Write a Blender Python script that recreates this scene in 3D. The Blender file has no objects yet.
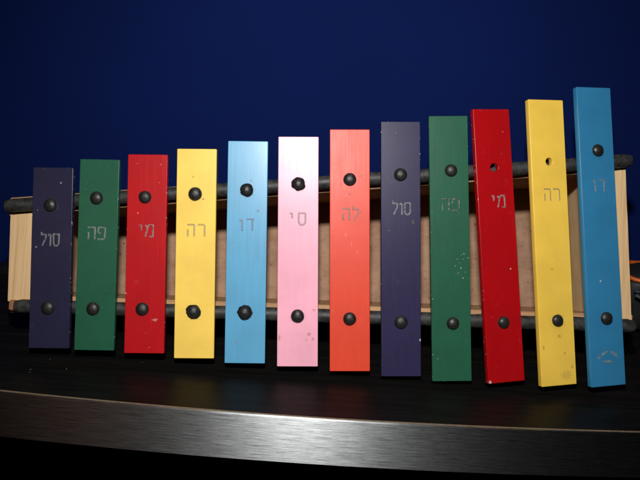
import bpy, bmesh, math, random
from mathutils import Vector, Matrix, noise

random.seed(7)
R = math.radians
MM = 0.001
scene = bpy.context.scene
COL = scene.collection

# ------------------------------------------------------------------ helpers
def link(o, parent=None):
    COL.objects.link(o)
    if parent is not None:
        o.parent = parent
    return o

def mesh_obj(name, bm, mat, parent=None, smooth=False, angle=None):
    me = bpy.data.meshes.new(name)
    bmesh.ops.recalc_face_normals(bm, faces=bm.faces[:])
    bm.to_mesh(me); bm.free()
    if smooth:
        for p in me.polygons: p.use_smooth = True
        if angle:
            me.set_sharp_from_angle(angle=R(angle))
    o = bpy.data.objects.new(name, me)
    if mat: me.materials.append(mat)
    return link(o, parent)

def empty(name, loc, label, cat):
    o = bpy.data.objects.new(name, None)
    o.location = loc; o.empty_display_size = 0.02
    o['label'] = label; o['category'] = cat
    return link(o)

def prism(pts, z0, z1, bevel=0.0, segs=2):
    """solid between z0 and z1 over a 2-D polygon"""
    bm = bmesh.new()
    lo = [bm.verts.new((x, y, z0)) for x, y in pts]
    hi = [bm.verts.new((x, y, z1)) for x, y in pts]
    n = len(pts)
    bm.faces.new(hi); bm.faces.new(lo[::-1])
    for i in range(n):
        j = (i + 1) % n
        bm.faces.new((lo[i], lo[j], hi[j], hi[i]))
    if bevel:
        bmesh.ops.bevel(bm, geom=bm.edges[:], offset=bevel, segments=segs, affect='EDGES', profile=0.6)
    return bm

def add_sweep(bm, pts, rad, segs=12, jitter=0.0, flat=1.0, seed=0, caps=True):
    """round bar along a polyline; rad may be a list; flat squashes z"""
    pts = [Vector(p) for p in pts]
    n = len(pts); rings = []
    for i, p in enumerate(pts):
        t = (pts[min(i + 1, n - 1)] - pts[max(i - 1, 0)]).normalized()
        ref = Vector((0, 0, 1)) if abs(t.z) < 0.9 else Vector((0, 1, 0))
        s = t.cross(ref).normalized(); w = s.cross(t).normalized()
        r = rad[i] if isinstance(rad, (list, tuple)) else rad
        ring = []
        for k in range(segs):
            a = 2 * math.pi * k / segs
            q = r * (1 + jitter * noise.noise(p * 160 + Vector((math.cos(a), math.sin(a), seed * 3.1)) * 1.3))
            ring.append(bm.verts.new(p + s * (q * math.cos(a)) + w * (q * flat * math.sin(a))))
        rings.append(ring)
    for a, b in zip(rings, rings[1:]):
        for k in range(segs):
            bm.faces.new((a[k], a[(k + 1) % segs], b[(k + 1) % segs], b[k]))
    if caps:
        bm.faces.new(rings[0][::-1]); bm.faces.new(rings[-1])

# ------------------------------------------------------------------ materials
class NT:
    def __init__(self, name):
        self.m = bpy.data.materials.new(name); self.m.use_nodes = True
        self.t = self.m.node_tree; self.t.nodes.clear()
        self.out = self.t.nodes.new('ShaderNodeOutputMaterial')
    def n(self, typ, **kw):
        nd = self.t.nodes.new(typ)
        for k, v in kw.items(): setattr(nd, k, v)
        return nd
    def set(self, sock, v):
        if isinstance(v, bpy.types.NodeSocket): self.t.links.new(v, sock)
        else: sock.default_value = v
    def math(self, op, a, b=0.0, c=None, clamp=False):
        nd = self.n('ShaderNodeMath', operation=op, use_clamp=clamp)
        self.set(nd.inputs[0], a); self.set(nd.inputs[1], b)
        if c is not None: self.set(nd.inputs[2], c)
        return nd.outputs[0]
    def mix(self, f, a, b, mode='MIX'):
        nd = self.n('ShaderNodeMix', data_type='RGBA', blend_type=mode)
        self.set(nd.inputs[0], f)
        self.set(nd.inputs[6], a); self.set(nd.inputs[7], b)
        return nd.outputs[2]
    def ramp(self, f, lo, hi, a=0.0, b=1.0, smooth=True):
        nd = self.n('ShaderNodeMapRange', interpolation_type='SMOOTHSTEP' if smooth else 'LINEAR')
        self.set(nd.inputs[0], f)
        for i, v in enumerate((lo, hi, a, b)): self.set(nd.inputs[i + 1], v)
        return nd.outputs[0]
    def coord(self, kind='Object', scale=(1, 1, 1), loc=(0, 0, 0)):
        tc = self.n('ShaderNodeTexCoord'); mp = self.n('ShaderNodeMapping')
        self.t.links.new(tc.outputs[kind], mp.inputs[0])
        mp.inputs['Scale'].default_value = scale; mp.inputs['Location'].default_value = loc
        return mp.outputs[0]
    def noise(self, vec, scale, detail=3.0, rough=0.55, dist=0.0):
        nd = self.n('ShaderNodeTexNoise')
        self.t.links.new(vec, nd.inputs['Vector'])
        nd.inputs['Scale'].default_value = scale; nd.inputs['Detail'].default_value = detail
        nd.inputs['Roughness'].default_value = rough; nd.inputs['Distortion'].default_value = dist
        return nd.outputs['Fac']
    def bump(self, h, strength, dist):
        nd = self.n('ShaderNodeBump'); self.set(nd.inputs['Height'], h)
        nd.inputs['Strength'].default_value = strength; nd.inputs['Distance'].default_value = dist
        return nd.outputs[0]
    def bsdf(self, **kw):
        b = self.n('ShaderNodeBsdfPrincipled')
        for k, v in kw.items(): self.set(b.inputs[k.replace('_', ' ')], v)
        self.t.links.new(b.outputs[0], self.out.inputs[0])
        return b
def rgb(r, g, b): return (r, g, b, 1.0)

def paint(name, colr, W, L, seed, stains=(), flecks=0.0, wear=0.5, streak=0.0, rough=0.0, spec=0.4):
    """enamel on metal: faint brush streaks, chipped edges, small stains"""
    q = NT(name); off = (seed * 1.7, seed * 0.9, 0)
    obj = q.coord('Object')
    sh = q.coord('Object', loc=off)
    big = q.noise(sh, 45, 4)
    c = q.mix(q.ramp(big, 0.3, 0.75, 0.0, 0.42), colr, tuple(x * 0.72 for x in colr[:3]) + (1,))
    grain = q.noise(q.coord('Object', scale=(900, 26, 900), loc=off), 1.0, 4, 0.65)
    lighter = tuple(min(1, x * 1.22 + 0.008) for x in colr[:3]) + (1,)
    c = q.mix(q.ramp(grain, 0.5, 0.8, 0.0, 0.20 if streak else 0.10), c, lighter)
    # dust / tiny pits
    pit = q.noise(sh, 950, 2)
    c = q.mix(q.ramp(pit, 0.70, 0.78, 0.0, 0.55), c, tuple(x * 0.45 + 0.01 for x in colr[:3]) + (1,))
    # faded rubbed patches
    rub = q.noise(q.coord('Object', loc=(seed * 2.3, 1.0, 0)), 110, 5, 0.7)
    c = q.mix(q.ramp(rub, 0.60, 0.74, 0.0, 0.30), c, tuple(x * 0.85 + 0.07 for x in colr[:3]) + (1,))
    sep = q.n('ShaderNodeSeparateXYZ'); q.t.links.new(obj, sep.inputs[0])
    x, y, z = sep.outputs
    ex = q.math('SUBTRACT', W / 2, q.math('ABSOLUTE', x))
    ey = q.math('MINIMUM', y, q.math('SUBTRACT', L, y))
    e = q.math('MINIMUM', ex, ey)
    chip = q.noise(sh, 520, 3, 0.6)
    near = q.ramp(e, 0.0001, 0.0009, 1.0, 0.0)
    cm = q.ramp(q.math('ADD', chip, q.math('MULTIPLY', near, 0.07 + 0.08 * wear)), 0.80, 0.85)
    c = q.mix(q.math('MULTIPLY', cm, near), c, rgb(0.55, 0.53, 0.50))
    fl = None
    if flecks:
        v = q.n('ShaderNodeTexVoronoi'); q.t.links.new(sh, v.inputs['Vector']); v.inputs['Scale'].default_value = 260
        gate = q.ramp(q.noise(sh, 90, 1), 0.62 - 0.12 * flecks, 0.70 - 0.12 * flecks)
        f = q.math('MULTIPLY', q.ramp(v.outputs['Distance'], 0.05, 0.12, 1.0, 0.0), gate)
        c = q.mix(q.math('MULTIPLY', f, 0.38), c, rgb(0.6, 0.58, 0.54))
    wob = q.noise(sh, 700, 2)
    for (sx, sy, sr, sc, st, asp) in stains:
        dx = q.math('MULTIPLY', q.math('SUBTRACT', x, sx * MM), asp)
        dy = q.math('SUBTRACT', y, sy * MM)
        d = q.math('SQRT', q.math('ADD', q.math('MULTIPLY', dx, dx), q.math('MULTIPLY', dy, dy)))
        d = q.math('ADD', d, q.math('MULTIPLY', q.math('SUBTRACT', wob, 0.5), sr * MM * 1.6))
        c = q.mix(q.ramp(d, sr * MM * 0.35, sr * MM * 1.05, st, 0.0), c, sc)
    rg = q.ramp(grain, 0.25, 0.8, 0.27 + rough, 0.34 + rough)
    rg = q.math('ADD', rg, q.math('MULTIPLY', q.math('SUBTRACT', big, 0.5), 0.08))
    fine = q.noise(q.coord('Object', scale=(1500, 60, 1500), loc=off), 1.0, 3)
    h = q.math('ADD', q.math('MULTIPLY', fine, 0.30), q.math('MULTIPLY', big, 1.2))
    h = q.math('SUBTRACT', h, q.math('MULTIPLY', q.math('MULTIPLY', cm, near), 1.0))
    q.bsdf(Base_Color=c, Roughness=rg, Specular_IOR_Level=spec, Normal=q.bump(h, 0.13 + streak, 0.00010))
    return q.m

def letter_mat(name, colr, seed, bare):
    """stamped letter: bare metal showing where the paint has rubbed off"""
    q = NT(name)
    nz = q.noise(q.coord('Object', loc=(seed, 0, 0)), 620, 4, 0.7)
    f = q.ramp(nz, 0.54 - 0.30 * bare, 0.76 - 0.30 * bare)
    c = q.mix(f, tuple(x * 0.55 for x in colr[:3]) + (1,), tuple(0.15 + 0.30 * x for x in colr[:3]) + (1,))
    q.bsdf(Base_Color=c, Roughness=q.ramp(nz, 0.3, 0.7, 0.38, 0.55), Specular_IOR_Level=0.35,
           Normal=q.bump(nz, 0.4, 0.0001))
    return q.m

def wood(name, light, dark, axis=1, seed=0.0, rings=420):
    q = NT(name)
    s = [1, 1, 1]; s[axis] = 0.014
    v = q.coord('Object', scale=tuple(s), loc=(seed, seed, 0))
    n1 = q.noise(v, rings, 4, 0.6, 0.15); n2 = q.noise(v, rings * 4.5, 3, 0.6)
    s2 = [1, 1, 1]; s2[axis] = 0.15
    n3 = q.noise(q.coord('Object', scale=tuple(s2), loc=(seed, 3, 0)), 60, 2)
    c = q.mix(q.ramp(n1, 0.38, 0.66), light, dark)
    c = q.mix(q.ramp(n2, 0.55, 0.75, 0.0, 0.45), c, tuple(x * 0.62 for x in dark[:3]) + (1,))
    c = q.mix(q.ramp(n3, 0.4, 0.7, 0.0, 0.4), c, tuple(x * 0.8 for x in light[:3]) + (1,))
    q.bsdf(Base_Color=c, Roughness=0.68, Specular_IOR_Level=0.3, Normal=q.bump(n2, 0.35, 0.0002))
    return q.m

def rubber(name, c0=0.022, c1=0.06, rough=0.62):
    q = NT(name)
    v = q.coord('Object')
    n = q.noise(v, 190, 5, 0.7); m = q.noise(v, 900, 3, 0.6)
    c = q.mix(q.ramp(n, 0.35, 0.75), rgb(c0, c0 * 1.02, c0 * 0.96), rgb(c1, c1 * 1.02, c1 * 0.95))
    c = q.mix(q.ramp(m, 0.64, 0.76, 0, 0.14), c, rgb(0.16, 0.15, 0.135))
    h = q.math('ADD', n, q.math('MULTIPLY', m, 0.5))
    q.bsdf(Base_Color=c, Roughness=q.ramp(n, 0.3, 0.7, rough - 0.1, rough + 0.12), Specular_IOR_Level=0.5,
           Normal=q.bump(h, 0.28, 0.0004))
    return q.m

M = {}
M['rubber'] = rubber('black_rubber_hose', 0.013, 0.044, 0.58)
M['cap'] = rubber('black_rubber_cap', 0.009, 0.021, 0.47)
M['pine'] = wood('pale_wood', rgb(0.74, 0.50, 0.265), rgb(0.60, 0.375, 0.175), 1, 0.0, 900)
M['rail'] = wood('rail_wood', rgb(0.50, 0.29, 0.145), rgb(0.36, 0.19, 0.09), 0, 2.0)
M['brown'] = wood('brown_wood', rgb(0.34, 0.15, 0.07), rgb(0.22, 0.09, 0.04), 1, 5.0)

def board_mat():
    q = NT('brown_hardboard')
    v = q.coord('Object')
    a = q.noise(v, 60, 5, 0.65); b = q.noise(v, 700, 3, 0.7)
    s = q.noise(q.coord('Object', scale=(0.25, 1, 1)), 420, 3, 0.6)
    c = q.mix(q.ramp(a, 0.3, 0.7), rgb(0.41, 0.245, 0.155), rgb(0.29, 0.160, 0.098))
    c = q.mix(q.ramp(s, 0.5, 0.75, 0, 0.28), c, rgb(0.14, 0.075, 0.045))
    c = q.mix(q.ramp(b, 0.60, 0.72, 0, 0.6), c, rgb(0.40, 0.26, 0.18))
    sp = q.n('ShaderNodeTexVoronoi'); q.t.links.new(v, sp.inputs['Vector']); sp.inputs['Scale'].default_value = 190
    c = q.mix(q.math('MULTIPLY', q.ramp(sp.outputs['Distance'], 0.08, 0.2, 0.8, 0.0), q.ramp(a, 0.48, 0.6)), c, rgb(0.05, 0.03, 0.02))
    q.bsdf(Base_Color=c, Roughness=0.8, Specular_IOR_Level=0.25, Normal=q.bump(b, 0.5, 0.0003))
    return q.m
M['board'] = board_mat()

def table_mat():
    q = NT('black_woodgrain_laminate')
    v = q.coord('Object', scale=(0.06, 1, 1))
    g = q.noise(v, 260, 5, 0.65, 0.3); g2 = q.noise(v, 1100, 3, 0.6)
    c = q.mix(q.ramp(g, 0.35, 0.7), rgb(0.0030, 0.0029, 0.0028), rgb(0.0062, 0.0055, 0.0052))
    w = q.coord('Object')
    vo = q.n('ShaderNodeTexVoronoi'); q.t.links.new(w, vo.inputs['Vector']); vo.inputs['Scale'].default_value = 95
    gate = q.ramp(q.noise(w, 31, 1), 0.60, 0.63)
    c = q.mix(q.math('MULTIPLY', q.ramp(vo.outputs['Distance'], 0.025, 0.05, 1, 0), gate), c, rgb(0.15, 0.145, 0.135))
    h = q.math('ADD', g, q.math('MULTIPLY', g2, 0.7))
    q.bsdf(Base_Color=c, Roughness=q.ramp(g2, 0.3, 0.7, 0.36, 0.46), Specular_IOR_Level=0.25,
           Normal=q.bump(h, 0.11, 0.00025))
    return q.m
M['table'] = table_mat()

def brushed_mat():
    q = NT('brushed_aluminium')
    v = q.coord('UV', scale=(1, 1, 1))
    st = q.noise(q.coord('UV', scale=(55, 2300, 1)), 1.0, 4, 0.65)
    st2 = q.noise(q.coord('UV', scale=(190, 1300, 1), loc=(3, 2, 0)), 1.0, 3, 0.6)
    bl = q.noise(q.coord('UV', scale=(14, 60, 1)), 1.0, 3)
    c = q.mix(q.ramp(st, 0.32, 0.68), rgb(0.325, 0.34, 0.345), rgb(0.80, 0.835, 0.845))
    c = q.mix(q.ramp(st2, 0.5, 0.72, 0, 0.5), c, rgb(0.22, 0.215, 0.21))
    tg = q.n('ShaderNodeTangent', direction_type='UV_MAP', uv_map='UVMap')
    b = q.bsdf(Base_Color=c, Metallic=1.0, Roughness=q.ramp(st2, 0.3, 0.7, 0.39, 0.45), Anisotropic=0.94,
           Normal=q.bump(q.math('ADD', st, q.math('MULTIPLY', st2, 0.6)), 0.20, 0.0002))
    q.t.links.new(tg.outputs[0], b.inputs['Tangent'])
    b.inputs['Anisotropic Rotation'].default_value = 0.25
    return q.m
M['brushed'] = brushed_mat()

def simple(name, c, rough, metal=0.0, bscale=400, bstr=0.2):
    q = NT(name)
    n = q.noise(q.coord('Object'), bscale, 4, 0.6)
    cc = q.mix(q.ramp(n, 0.3, 0.7), c, tuple(x * 0.7 for x in c[:3]) + (1,))
    q.bsdf(Base_Color=cc, Roughness=rough, Metallic=metal, Normal=q.bump(n, bstr, 0.0003))
    return q.m
M['seam'] = simple('tan_edge_seam', rgb(0.19, 0.135, 0.085), 0.5)
M['lip'] = simple('black_rear_lip', rgb(0.006, 0.006, 0.006), 0.45)
M['floor'] = simple('dark_carpet', rgb(0.006, 0.006, 0.007), 0.95, 0, 300, 0.6)
M['bag'] = simple('black_nylon', rgb(0.007, 0.0075, 0.008), 0.6, 0, 900, 0.6)
M['orange'] = simple('orange_piping', rgb(0.62, 0.11, 0.012), 0.45)
M['strap'] = simple('grey_strap', rgb(0.026, 0.033, 0.040), 0.55, 0, 700, 0.5)

def wall_mat():
    q = NT('deep_blue_wall')
    v = q.coord('Object')
    a = q.noise(v, 900, 3, 0.6); b = q.noise(v, 9, 3); m = q.noise(v, 2600, 2)
    c = q.mix(q.ramp(b, 0.3, 0.7), rgb(0.0014, 0.0086, 0.074), rgb(0.0018, 0.0100, 0.085))
    c = q.mix(q.ramp(a, 0.38, 0.66, 0, 0.55), c, rgb(0.0009, 0.0055, 0.048))
    c = q.mix(q.ramp(m, 0.45, 0.7, 0, 0.4), c, rgb(0.0028, 0.0135, 0.105))
    q.bsdf(Base_Color=c, Roughness=0.9, Specular_IOR_Level=0.12, Normal=q.bump(q.math('ADD', a, m), 0.25, 0.0004))
    return q.m
M['wall'] = wall_mat()

# ------------------------------------------------------------------ setting
def box_bm(x0, x1, y0, y1, z0, z1):
    return prism([(x0, y0), (x1, y0), (x1, y1), (x0, y1)], z0, z1)

wall = mesh_obj('wall', box_bm(-1.5, 1.5, 0.150, 0.20, -0.70, 1.3), M['wall'])
wall['kind'] = 'structure'; wall['label'] = 'plain deep blue wall behind the xylophone'
fl = mesh_obj('floor', box_bm(-1.5, 1.5, -1.5, 0.1495, -0.74, -0.704), M['floor'])
fl['kind'] = 'structure'; fl['label'] = 'dark floor under the table'

# ------------------------------------------------------------------ table with curved brushed edge
tab = empty('table', (0.010, 0, -0.0318), 'black wood grain table with a curved brushed metal front edge', 'table')
RAD, APEX = 2.80, -0.0408          # the front edge bows gently towards the viewer
def arc(x, inset): return APEX + inset + (RAD - math.sqrt(RAD * RAD - x * x))
def arc_strip(inset0, inset1, z0, z1, half=0.62, n=80, bevel=0.0, uv=True):
    bm = bmesh.new(); prof = []
    if bevel:
        for k in range(4):
            a = R(90) * k / 3
            prof.append((inset0 + bevel * (1 - math.sin(a)), z1 - bevel * (1 - math.cos(a))))
        # runs from the top inward to the front
        prof = [(inset0 + bevel - bevel * math.sin(R(30 * k)), z1 - bevel + bevel * math.cos(R(30 * k))) for k in range(4)]
        prof = [(inset1, z1)] + prof + [(inset0, z0), (inset1, z0)]
    else:
        prof = [(inset1, z1), (inset0, z1), (inset0, z0), (inset1, z0)]
    cols = []
    for i in range(n + 1):
        x = -half + 2 * half * i / n
        cols.append([bm.verts.new((x, arc(x, a), z)) for a, z in prof])
    lay = bm.loops.layers.uv.new('UVMap')
    m = len(prof); acc = [0]
    for k in range(m): 
        a, b = prof[k], prof[(k + 1) % m]; acc.append(acc[-1] + math.dist(a, b))
    for i in range(n):
        for k in range(m):
            j = (k + 1) % m
            f = bm.faces.new((cols[i][k], cols[i + 1][k], cols[i + 1][j], cols[i][j]))
            us = [(i, acc[k]), (i + 1, acc[k]), (i + 1, acc[k + 1]), (i, acc[k + 1])]
            for lp, (ii, vv) in zip(f.loops, us): lp[lay].uv = (2 * half * ii / n, vv)
    bm.faces.new(cols[0]); bm.faces.new(cols[-1][::-1])
    return bm
T = 0.0318
band = mesh_obj('edge_band', arc_strip(0.0, 0.0012, 0.0, T - 0.0004, bevel=0.0005), M['brushed'], tab, True, 35)
seam = mesh_obj('edge_seam', arc_strip(0.0013, 0.0021, 0.001, T - 0.0001), M['seam'], tab)
# top slab
bm = bmesh.new()
front = [(x, arc(x, 0.0022)) for x in [-0.62 + 1.24 * i / 80 for i in range(81)]]
pts = front + [(0.62, 0.116), (-0.62, 0.116)]
mesh_obj('tabletop', prism(pts, 0.0005, T), M['table'], tab)
mesh_obj('rear_lip', prism([(-0.62, 0.1165), (0.62, 0.1165), (0.62, 0.126), (-0.62, 0.126)], 0.0, T + 0.0052, 0.0008, 2), M['lip'], tab, True, 35)

# ------------------------------------------------------------------ xylophone
LEAN = R(24.0)
xyl = empty('xylophone', (0, 0, 0.008), 'toy xylophone of twelve coloured bars on a wooden box leaning at the blue wall', 'xylophone')
xyl.rotation_euler = (math.pi / 2 - LEAN, 0, 0)

WHITE = rgb(0.62, 0.60, 0.56); BRN = rgb(0.30, 0.12, 0.05); DRK = rgb(0.06, 0.055, 0.05)
P_ = {'purple': rgb(0.019, 0.019, 0.047), 'greyviolet': rgb(0.026, 0.022, 0.066), 'green': rgb(0.0175, 0.097, 0.053), 'red': rgb(0.45, 0.0075, 0.011),
      'yellow': rgb(0.92, 0.62, 0.115), 'blue': rgb(0.11, 0.365, 0.58), 'pink': rgb(0.90, 0.42, 0.53),
      'orange': rgb(0.72, 0.060, 0.026), 'darkblue': rgb(0.032, 0.205, 0.40), 'deepred': rgb(0.37, 0.0035, 0.006),
      'ochre': rgb(0.88, 0.575, 0.080)}
# colour, label, cx, bottom, length, width, tilt deg, twist deg, [upper cap (x,y,r,kind)], [lower cap], word centre, word, stains
BARS = [
 ('purple', 'short dark purple bar, the smallest of all', -169.97, .92, 111.5, 24.8, -2.89, 0, (-1.07, 88.06, 4.1, 0), (-1.04, 24.86, 4.2, 0), (-.9, 66.5), 'sol',
   [(5, 101.9, .7, WHITE, .55, 1), (-9.4, 62.1, .6, WHITE, .5, 1)]),
 ('green', 'short green bar beside the smallest purple one', -142.22, 1.41, 117.8, 24.4, -2.41, 0, (-1.22, 93.7, 4.1, 0), (-1.33, 25.46, 4.1, 0), (-.65, 71.8), 'fa', []),
 ('red', 'short red bar with both rubber caps', -111.39, 1.47, 122.7, 24.5, -2.96, 0, (-1.25, 96.2, 4.0, 0), (-1.57, 27.1, 4.1, 0), (-.2, 75.2), 'mi',
   [(-5.4, 86.3, .8, WHITE, .5, 1.6), (-12.1, 36.8, .8, WHITE, .8, 1), (6.4, 20.5, 1.0, WHITE, .30, .5)]),
 ('yellow', 'bright yellow bar with both rubber caps', -80.65, .28, 129.3, 24.5, -3.08, 0, (-.67, 101.2, 4.3, 0), (-.76, 28.6, 4.6, 1), (.2, 78.6), 're',
   [(-2.2, 111.7, .8, BRN, .6, 1), (4.2, 98.2, .8, BRN, .8, 1)]),
 ('blue', 'light blue bar with ragged rubber caps', -49.35, -.81, 137.2, 24.8, -2.88, 0, (-.46, 106.65, 4.2, 1), (-.46, 31.1, 4.6, 1), (.1, 85.0), 'do',
   [(2.2, 112.6, 1.0, DRK, .5, .8), (6.8, 93.8, 1.1, DRK, .5, 1), (-5.5, 13, 1.0, BRN, .45, 1)]),
 ('pink', 'pink bar shining under the flash', -16.95, -.77, 141.9, 25.0, -3.32, 0, (.12, 112.4, 4.3, 1), (-.07, 30.9, 4.2, 0), (-.4, 90.7), 'si',
   [(.3, 136.7, 2.2, rgb(.75, .12, .14), .5, .8), (7.1, 19.9, 1.5, BRN, .5, 1), (5.4, 16.2, .8, BRN, .45, 1), (9.5, 16.9, 1.1, BRN, .45, 1),
    (-11.1, 17.4, 2.2, BRN, .5, 2.6), (10.1, 34.6, 1.0, BRN, .35, .7)]),
 ('orange', 'orange red bar at the middle', 15.38, -1.68, 149.4, 24.7, -3.47, 0, (-.01, 118.1, 4.1, 0), (-.09, 32.1, 4.1, 0), (.4, 96.4), 'la',
   [(6.9, 120.3, 1.1, rgb(.35, .02, .02), .7, 1), (-5.5, 114.7, .9, rgb(.35, .02, .02), .6, 1), (.1, 109.1, 1.1, rgb(.35, .02, .02), .7, 1),
    (6.9, 98, .8, rgb(.35, .02, .02), .6, 1), (-5.4, 14.2, .6, BRN, .6, 1), (-2.5, 84, 2.2, rgb(.80, .20, .14), .35, 2.5), (1.0, 78, 2.0, rgb(.80, .20, .14), .35, 3.0), (4.6, 73, 1.6, rgb(.80, .20, .14), .3, 2.0)]),
 ('greyviolet', 'long dark purple bar beside the orange red one', 46.98, -2.88, 157.5, 24.5, -3.45, 0, (-.08, 124.3, 4.1, 0), (0, 33.2, 4.1, 0), (.5, 103), 'sol',
   [(7.6, 94.9, 1.7, rgb(.11, .10, .05), .6, 1.6), (11.7, 22.3, .9, WHITE, .8, 1.5)]),
 ('green', 'long green bar with a cluster of white flecks', 78.33, -3.88, 164.0, 24.2, -3.99, 0, (1.24, 129.8, 3.9, 0), (.98, 35.35, 3.9, 0), (.9, 108.4), 'faworn',
   [(8.5, 78, .45, WHITE, .6, 1), (7.9, 74.9, .35, WHITE, .5, 1), (6.5, 69.4, .45, WHITE, .6, 1), (4.6, 66.3, .4, WHITE, .5, 1),
    (7.7, 63.2, .42, WHITE, .6, 1), (2.9, 70.6, .35, WHITE, .4, 1), (11.0, 75.5, .42, WHITE, .45, 1), (5.6, 72.6, .32, WHITE, .4, 1), (8.9, 66.9, .3, WHITE, .4, 1), (6.9, 77.4, .3, WHITE, .35, 1)]),
 ('deepred', 'long red bar with an empty upper nail hole', 111.4, -2.2, 168.4, 24.4, -6.3, 12.5, (.05, 132.0, 2.7, 9), (.1, 36.5, 3.8, 0), (1.4, 110.8), 'mi',
   [(7, 69.1, .6, WHITE, .6, 1), (-11, .8, 1.2, WHITE, .8, 1)]),
 ('ochre', 'long yellow bar with an empty upper nail hole and smudges', 143.7, -2.2, 176.2, 24.2, -5.6, 14.0, (.4, 137.6, 2.4, 9), (.7, 39.6, 3.8, 0), (1.0, 117.0), 're',
   [(1.7, 29.9, 1.2, DRK, .4, .8), (4.8, 19.4, 1.0, DRK, .4, 1), (9.6, 10.7, 1.2, DRK, .4, 1), (-9.6, 23.6, 1.8, BRN, .6, 2.5),
    (-1.3, 71.2, .9, BRN, .5, .8), (5.2, 6, 3.5, DRK, .22, .7)]),
 ('darkblue', 'long blue bar, the largest of all, with worn sticker remains', 173.9, -.66, 184.3, 24.2, -5.64, 14.0, (.5, 144.9, 3.9, 0), (.6, 41.3, 4.0, 0), (.8, 122.9), 'do',
   [(-2.1, 64.2, .7, WHITE, .7, 1)]),
]
TH = 4.0   # bar thickness, mm

def bar_mesh(L, W, hole):
    """flat bar with crisp rounded edges; 'hole' = (x, y, r) drilled through"""
    cu = bpy.data.curves.new('bar_outline', 'CURVE'); cu.dimensions = '2D'; cu.fill_mode = 'BOTH'
    bv = 0.35
    def poly(pts):
        s = cu.splines.new('POLY'); s.points.add(len(pts) - 1)
        for p, (x, y) in zip(s.points, pts): p.co = (x * MM, y * MM, 0, 1)
        s.use_cyclic_u = True
    out = []
    w = W / 2; rc = 0.5
    for cx, cy, a0 in ((w - rc, rc, -90), (w - rc, L - rc, 0), (-w + rc, L - rc, 90), (-w + rc, rc, 180)):
        for k in range(4):
            a = R(a0 + 30 * k); out.append((cx + rc * math.cos(a), cy + rc * math.sin(a)))
    poly(out)
    if hole:
        poly([(hole[0] + hole[2] * math.cos(2 * math.pi * k / 28), hole[1] + hole[2] * math.sin(2 * math.pi * k / 28)) for k in range(28)])
    cu.extrude = (TH / 2 - bv) * MM; cu.bevel_depth = bv * MM; cu.bevel_resolution = 2; cu.offset = -bv * MM
    tmp = bpy.data.objects.new('bar_outline', cu); COL.objects.link(tmp)
    dg = bpy.context.evaluated_depsgraph_get()
    me = bpy.data.meshes.new_from_object(tmp.evaluated_get(dg))
    bpy.data.objects.remove(tmp); bpy.data.curves.remove(cu)
    me.transform(Matrix.Translation((0, 0, -TH / 2 * MM)))
    for p in me.polygons: p.use_smooth = True
    me.set_sharp_from_angle(angle=R(40))
    me.materials.clear()
    return me

def cap_bm(r, kind, seed):
    bm = bmesh.new(); seg, rings = 28, 9
    prof = [(0.0, 1.0)] + [(math.sin(R(90) * k / rings), math.cos(R(90) * k / rings)) for k in range(1, rings + 1)]
    rd = r if kind == 0 else r * 0.80
    h = 0.66 * rd
    cols = []
    top = bm.verts.new((0, 0, h * MM))
    full = [(rd * a ** 0.92, h * b) for a, b in prof[1:]]
    if kind: full += [(rd * 1.06, 0.62), (r * 0.99, 0.28), (r * 1.01, 0.0)]
    else: full[-1] = (rd * 0.985, 0.0)
    n_f = len(full)
    for i, (a, z) in enumerate(full):
        ring = []
        for k in range(seg):
            t = 2 * math.pi * k / seg
            d = Vector((math.cos(t), math.sin(t), seed * 2.17))
            j = 1 + 0.05 * noise.noise(d * 1.3) * (i / n_f)
            if kind and i >= n_f - 3: j += 0.13 * noise.noise(d * 2.6 + Vector((0, 0, i * 0.1)))
            zz = z + 0.16 * noise.noise(d * a * 0.7)*(1 if z > 0.1 else 0)
            ring.append(bm.verts.new((a * j * math.cos(t) * MM, a * j * math.sin(t) * MM, zz * MM)))
        cols.append(ring)
    for k in range(seg): bm.faces.new((top, cols[0][k], cols[0][(k + 1) % seg]))
    for a, b in zip(cols, cols[1:]):
        for k in range(seg): bm.faces.new((a[k], b[k], b[(k + 1) % seg], a[(k + 1) % seg]))
    bm.faces.new(cols[-1])
    return bm

# stamped Hebrew note names, drawn left to right as seen
GL = {
 'samech': (4.8, [[(0, 7), (4.7, 7), (4.7, 1.6), (3.6, .1), (1.5, .1), (.5, 1.6), (.5, 7)]]),
 'vav': (1.9, [[(.1, 6.0), (.9, 6.9), (1.7, 6.4), (1.7, 0)]]),
 'lamed': (4.0, [[(.1, 8.4), (.3, 6.7), (3.7, 6.7), (3.6, 4.6), (.9, 0)]]),
 'he': (5.0, [[(.1, 7), (4.6, 7), (4.6, 0)], [(.6, 4.3), (.5, 0)]]),
 'pe': (5.2, [[(.2, .1), (4.5, .1), (5.0, 6.2), (4.4, 7), (.6, 7), (.5, 3.9), (2.3, 3.6)]]),
 'mem': (5.2, [[(.1, 7), (1.3, 5.2)], [(0, .1), (1.7, 6.2), (2.4, 7), (4.9, 7), (4.9, .1), (2.7, .1)]]),
 'yod': (1.9, [[(.1, 6.9), (1.7, 6.9), (1.7, 3.9)]]),
 'resh': (4.8, [[(.1, 7), (3.9, 7), (4.5, 6.2), (4.5, 0)]]),
 'dalet': (5.2, [[(.1, 7), (5.1, 7)], [(3.9, 7), (3.9, 0)]]),
}
WORDS = {'sol': ['lamed', 'vav', 'samech'], 'fa': ['he', 'pe'], 'faworn': ['he', 'pe'], 'mi': ['yod', 'mem'], 're': ['he', 'resh'],
         'do': ['vav', 'dalet'], 'si': ['yod', 'samech'], 'la': ['he', 'lamed']}
GAP = {'sol': 1.25, 'fa': 1.2, 'faworn': 1.3, 'mi': 2.2, 're': 1.7, 'do': 2.4, 'si': 3.4, 'la': 1.7}
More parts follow.
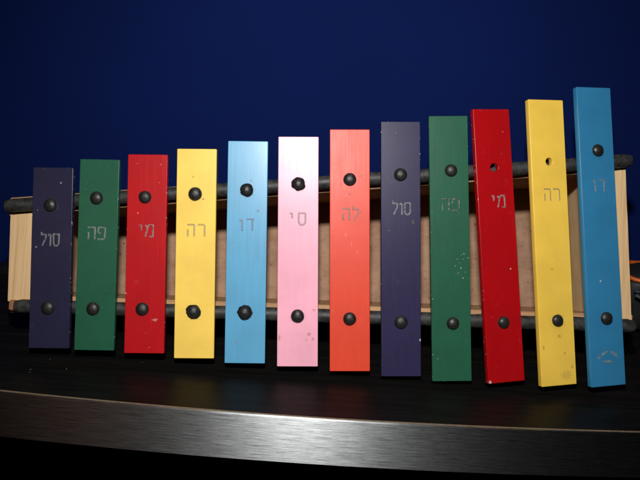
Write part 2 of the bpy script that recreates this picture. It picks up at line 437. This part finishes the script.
def word_bm(word, cx, cy, seed):
    bm = bmesh.new(); g = WORDS[word]
    kx = 0.80 if word == 'sol' else 0.97
    tot = kx * sum(GL[k][0] for k in g) + GAP[word] * (len(g) - 1)
    x = -tot / 2
    for k in g:
        for st in GL[k][1]:
            pts = []
            for (a, b) in zip(st, st[1:]):
                n = max(2, int(math.dist(a, b) / 0.5))
                for i in range(n): pts.append((a[0] + (b[0] - a[0]) * i / n, a[1] + (b[1] - a[1]) * i / n))
            pts.append(st[-1])
            P = []
            for (px, py) in pts:
                d = Vector((px * .6 + seed, py * .6, seed))
                P.append(((cx + x + px * kx + .12 * noise.noise(d)) * MM, (cy + (py - 3.5) * 1.04 + .12 * noise.noise(d + Vector((9, 0, 0)))) * MM,
                          (0.02 + 0.06 * noise.noise(d * 2)) * MM))
            add_sweep(bm, P, 0.56 * MM, 8, 0.25, 0.36, seed)
        x += GL[k][0] * kx + GAP[word]
    return bm

for i, (key, lab, cx, cb, L, W, tilt, twist, up, lo, wc, word, stains) in enumerate(BARS):
    hole = (up[0], up[1], up[2]) if up[3] == 9 else None
    me = bar_mesh(L, W, hole)
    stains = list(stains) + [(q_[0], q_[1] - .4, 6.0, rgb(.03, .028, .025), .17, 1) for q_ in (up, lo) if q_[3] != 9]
    bright = key in ('pink', 'blue', 'orange')
    me.materials.append(paint(key + '_enamel', P_[key], W * MM, L * MM, i + 1, stains, flecks=0.3 if key in ('purple', 'greyviolet', 'green', 'red') else 0.15,
                              wear=1.0 if key in ('purple', 'greyviolet', 'green', 'red', 'deepred') else 0.45, streak=0.06 if bright else 0.0,
                              rough={'orange': 0.10, 'greyviolet': 0.05}.get(key, 0.0), spec={'pink': 0.25, 'orange': 0.28, 'purple': 0.26, 'greyviolet': 0.17, 'green': 0.24, 'red': 0.3, 'deepred': 0.26, 'blue': 0.45}.get(key, 0.36)))
    b = bpy.data.objects.new('tone_bar', me); link(b, xyl)
    b['label'] = lab
    b.matrix_local = (Matrix.Translation((cx * MM, cb * MM, (1.6 if twist else 0) * MM)) @ Matrix.Rotation(R(-tilt), 4, 'Z')
                      @ Matrix.Rotation(R(twist), 4, 'Y'))
    for j, c in enumerate((up, lo)):
        if c[3] == 9: continue
        o = mesh_obj('rubber_cap', cap_bm(c[2], c[3], i * 2 + j), M['cap'], b, True, 60)
        o.location = (c[0] * MM, c[1] * MM, 0.02 * MM)
        if c[3] == 1: o['label'] = 'rubber cap with a ragged rim'
    worn = {'faworn': 0.40, 're': 0.55}.get(word, 0.75)
    o = mesh_obj('stamped_letters', word_bm(word, wc[0], wc[1], i), letter_mat('stamped_' + key, P_[key], i, worn), b, True, 60)
    if i == 11:
        # scraps of an old sticker near the foot of the largest bar
        bm = bmesh.new()
        def scrap(pts, rad): add_sweep(bm, [(x * MM, y * MM, 0.03 * MM) for x, y in pts], [q * MM for q in rad], 8, 0.6, 0.12, 3)
        scrap([(-6.2, 16.8), (-5.9, 18.0), (-5.6, 19.2)], [.7, 1.2, .6])
        scrap([(-4.2, 18.4), (-2.8, 19.6), (-1.0, 20.6), (.6, 20.9)], [.4, .8, .8, .4])
        scrap([(2.6, 21.6), (3.6, 20.4), (5.0, 19.2), (6.2, 18.6), (7.4, 16.9)], [.5, 1.1, 1.3, .9, .4])
        scrap([(-3.6, 14.9), (-1.6, 14.7), (0.5, 14.8), (2.8, 14.7), (4.2, 14.9)], [.6, 1.0, .9, 1.0, .5])
        q = NT('old_sticker_paper')
        nz = q.noise(q.coord('Object'), 500, 4, 0.7)
        q.bsdf(Base_Color=q.mix(q.ramp(nz, 0.38, 0.64), rgb(0.045, 0.16, 0.26), rgb(0.24, 0.27, 0.24)), Roughness=0.75)
        mesh_obj('sticker_scraps', bm, q.m, b, True, 60)

# --- resonator box (local mm; z is towards the viewer)
ZF, ZB = -12.2, -64.0
def lerp(p, q, x): return p[1] + (q[1] - p[1]) * (x - p[0]) / (q[0] - p[0])
U0, U1 = (-206, 87.2), (184.8, 140.4)      # upper hose line
D0, D1 = (-203.5, 24.6), (191.2, 36.2)     # lower hose line
def quad_rail(p, q, x0, x1, dn, up, up1=None):
    up1 = up if up1 is None else up1
    return [(x0 * MM, (lerp(p, q, x0) - dn) * MM), (x1 * MM, (lerp(p, q, x1) - dn) * MM),
            (x1 * MM, (lerp(p, q, x1) + up1) * MM), (x0 * MM, (lerp(p, q, x0) + up) * MM)]
def hose(p, q, x0, x1, rail, seed, r=4.35):
    bm = bmesh.new(); n = 90; pts = []; rad = []
    for k in range(n + 1):
        t = k / n; x = x0 + (x1 - x0) * t
        y = lerp(p, q, x) + 0.55 * noise.noise(Vector((x * .03, seed, 0))) + 0.2 * noise.noise(Vector((x * .12, seed, 5)))
        pts.append((x * MM, y * MM, -8.15 * MM))
        e = min(t, 1 - t) * (x1 - x0)
        rad.append(r * MM * (1 + .05 * noise.noise(Vector((x * .05, 3, seed)))) * (0.80 + 0.20 * min(1, e / 2.0) ** .5))
    add_sweep(bm, pts, rad, 20, 0.045, 0.93, seed)
    return mesh_obj('rubber_hose', bm, M['rubber'], rail, True, 60)

def shear_back(o, k=0.25):
    # the box gets deeper towards its top
    for v in o.data.vertices:
        if v.co.z < -0.05: v.co.z -= k * (v.co.y - 0.025)
    return o
# upper rail
r1 = mesh_obj('rail', prism(quad_rail(U0, U1, -206.5, 183.2, 5.9, 5.6, 3.9), ZB * MM, ZF * MM, 0.0005, 1), M['rail'], xyl)
shear_back(r1)
hose(U0, U1, -206.6, 185.4, r1, 1)
r2 = mesh_obj('rail', prism(quad_rail(D0, D1, -201.5, 193.2, 4.6, 6.6), ZB * MM, ZF * MM, 0.0005, 1), M['rail'], xyl)
shear_back(r2)
hose(D0, D1, -196.0, 192.0, r2, 2)
stub = bmesh.new()
bmesh.ops.create_cube(stub, size=1.0)
bmesh.ops.scale(stub, vec=(3.2 * MM, 6.2 * MM, 5 * MM), verts=stub.verts[:])
bmesh.ops.bevel(stub, geom=stub.edges[:], offset=0.5 * MM, segments=2, affect='EDGES')
o = mesh_obj('end_peg', stub, M['brown'], r2, True, 50)
o.location = (-198.6 * MM, (lerp(D0, D1, -198.6) + .4) * MM, -10.5 * MM)

# end panels between the rails
def end_panel(xt0, xt1, xb0, xb1, n=14, seed=0):
    yt0, yt1 = lerp(U0, U1, xt0) + 1.0, lerp(U0, U1, xt1) + 1.0
    yb0, yb1 = lerp(D0, D1, xb0) + 3.2, lerp(D0, D1, xb1) + 0.5
    if seed == 0:
        yb0 -= 0.6
    left = []; right = []
    for k in range(n + 1):
        t = k / n; w = .22 * noise.noise(Vector((t * 6, seed, 1))); w2 = .15 * noise.noise(Vector((t * 6, seed, 9)))
        left.append(((xb0 + (xt0 - xb0) * t + w) * MM, (yb0 + (yt0 - yb0) * t) * MM))
        right.append(((xb1 + (xt1 - xb1) * t + w2) * MM, (yb1 + (yt1 - yb1) * t) * MM))
    return mesh_obj('end_panel', prism(left + right[::-1], (ZB + .1) * MM, (ZF + .25) * MM), M['pine'], xyl)
shear_back(end_panel(-205.6, -184.0, -202.8, -182.0, seed=0))
shear_back(end_panel(163.5, 183.6, 170.8, 192.6, seed=1))
# back board
bp = [(-205.0, lerp(D0, D1, -205) - 3.0), (192.0, lerp(D0, D1, 192) - 3.0), (184.0, lerp(U0, U1, 184) + 4.5), (-205.0, lerp(U0, U1, -205) + 4.5)]
shear_back(mesh_obj('back_board', prism([(x * MM, y * MM) for x, y in bp], (ZB - 2.6) * MM, (ZB - .1) * MM), M['board'], xyl))

# ------------------------------------------------------------------ dark pouch with orange piping at the right edge
pouch = empty('pouch', (0.264, 0.096, 0.0), 'black pouch with orange piping behind the right end of the box', 'pouch')
bm = bmesh.new()
n_u, n_v = 40, 18
def sup(a, e): return math.copysign(abs(a) ** e, a)
rows = []
for j in range(n_v + 1):
    t = -math.pi / 2 + math.pi * j / n_v
    row = []
    for k in range(n_u):
        a = 2 * math.pi * k / n_u
        x = 0.052 * sup(math.cos(t), .35) * sup(math.cos(a), .5)
        y = 0.019 * sup(math.cos(t), .35) * sup(math.sin(a), .6)
        z = 0.0240 + 0.0235 * sup(math.sin(t), .55)
        d = .0012 * noise.noise(Vector((x, y, z)) * 60)
        row.append(bm.verts.new((x + d, y + d, max(z + d, 0.0003))))
    rows.append(row)
for a, b in zip(rows, rows[1:]):
    for k in range(n_u): bm.faces.new((a[k], a[(k + 1) % n_u], b[(k + 1) % n_u], b[k]))
bmesh.ops.remove_doubles(bm, verts=bm.verts[:], dist=1e-6)
mesh_obj('pouch_body', bm, M['bag'], pouch, True)
bm = bmesh.new()
pip = [(0.0505 * sup(math.cos(a), .5), 0.0187 * sup(math.sin(a), .6), 0.0435 + .0008 * math.sin(3 * a)) for a in [2 * math.pi * k / 72 for k in range(73)]]
add_sweep(bm, pip, 0.0016, 10)
mesh_obj('piping', bm, M['orange'], pouch, True)
bm = bmesh.new()
add_sweep(bm, [(-.047 + .03 * t, -.0190 - .006 * math.sin(math.pi * t), .034 - .028 * t ** 1.5) for t in [k / 20 for k in range(21)]], 0.0024, 10, 0.1, 0.6)
add_sweep(bm, [(-.049 + .05 * t, -.0205 - .004 * math.sin(math.pi * t), .0375 - .004 * t) for t in [k / 20 for k in range(21)]], 0.0014, 10, 0.1, 0.6)
mesh_obj('strap', bm, M['strap'], pouch, True)

# ------------------------------------------------------------------ camera
r = Vector((0.9980811434661735, 0.02319547285611117, 0.0574108099249353))
u = Vector((-0.06191955310930175, 0.3738877771065214, 0.9254047217693935))
f = Vector((0.0, 0.9271838545667874, -0.374606593415912))
C = Vector((-0.0078878, -0.3464429, 0.2316580))
cam = bpy.data.cameras.new('camera'); co = bpy.data.objects.new('camera', cam); COL.objects.link(co)
m = Matrix.Identity(4)
for i in range(3):
    m[i][0] = r[i]; m[i][1] = u[i]; m[i][2] = -f[i]; m[i][3] = C[i]
co.matrix_world = m
cam.sensor_width = 36.0; cam.lens = 36.0 * 660 / 640; cam.clip_start = 0.01; cam.clip_end = 20
scene.camera = co

# ------------------------------------------------------------------ lamps: the camera flash, and a dim warm lamp added off to the left for the edge band's reddish glint
def spot(name, loc, target, watts, size, ang, blend, colr):
    l = bpy.data.lights.new(name, 'SPOT'); l.energy = watts; l.shadow_soft_size = size
    l.spot_size = R(ang); l.spot_blend = blend; l.color = colr
    o = bpy.data.objects.new(name, l); COL.objects.link(o)
    o.location = loc
    o.rotation_euler = (Vector(target) - Vector(loc)).to_track_quat('-Z', 'Y').to_euler()
    return o
FL = C + u * 0.150 - r * 0.004
spot('flash', FL, (0.0, 0.02, 0.085), 9.6, 0.014, 96, 1.0, (1.0, 0.985, 0.965))
la = bpy.data.lights.new('glint_lamp', 'AREA'); la.energy = 0.17; la.size = 0.07; la.color = (1.0, 0.43, 0.27)
lo_ = bpy.data.objects.new('glint_lamp', la); COL.objects.link(lo_)
lo_.location = (-0.62, -1.08, 0.62)
lo_.rotation_euler = (Vector((-0.14, -0.04, 0)) - lo_.location).to_track_quat('-Z', 'Y').to_euler()

w = bpy.data.worlds.new('World'); scene.world = w; w.use_nodes = True
bg = w.node_tree.nodes['Background']; bg.inputs[0].default_value = (1.0, 0.86, 0.72, 1); bg.inputs[1].default_value = 0.003

scene.view_settings.view_transform = 'Standard'
scene.view_settings.look = 'None'
scene.view_settings.exposure = 0.0
scene.view_settings.gamma = 1.0
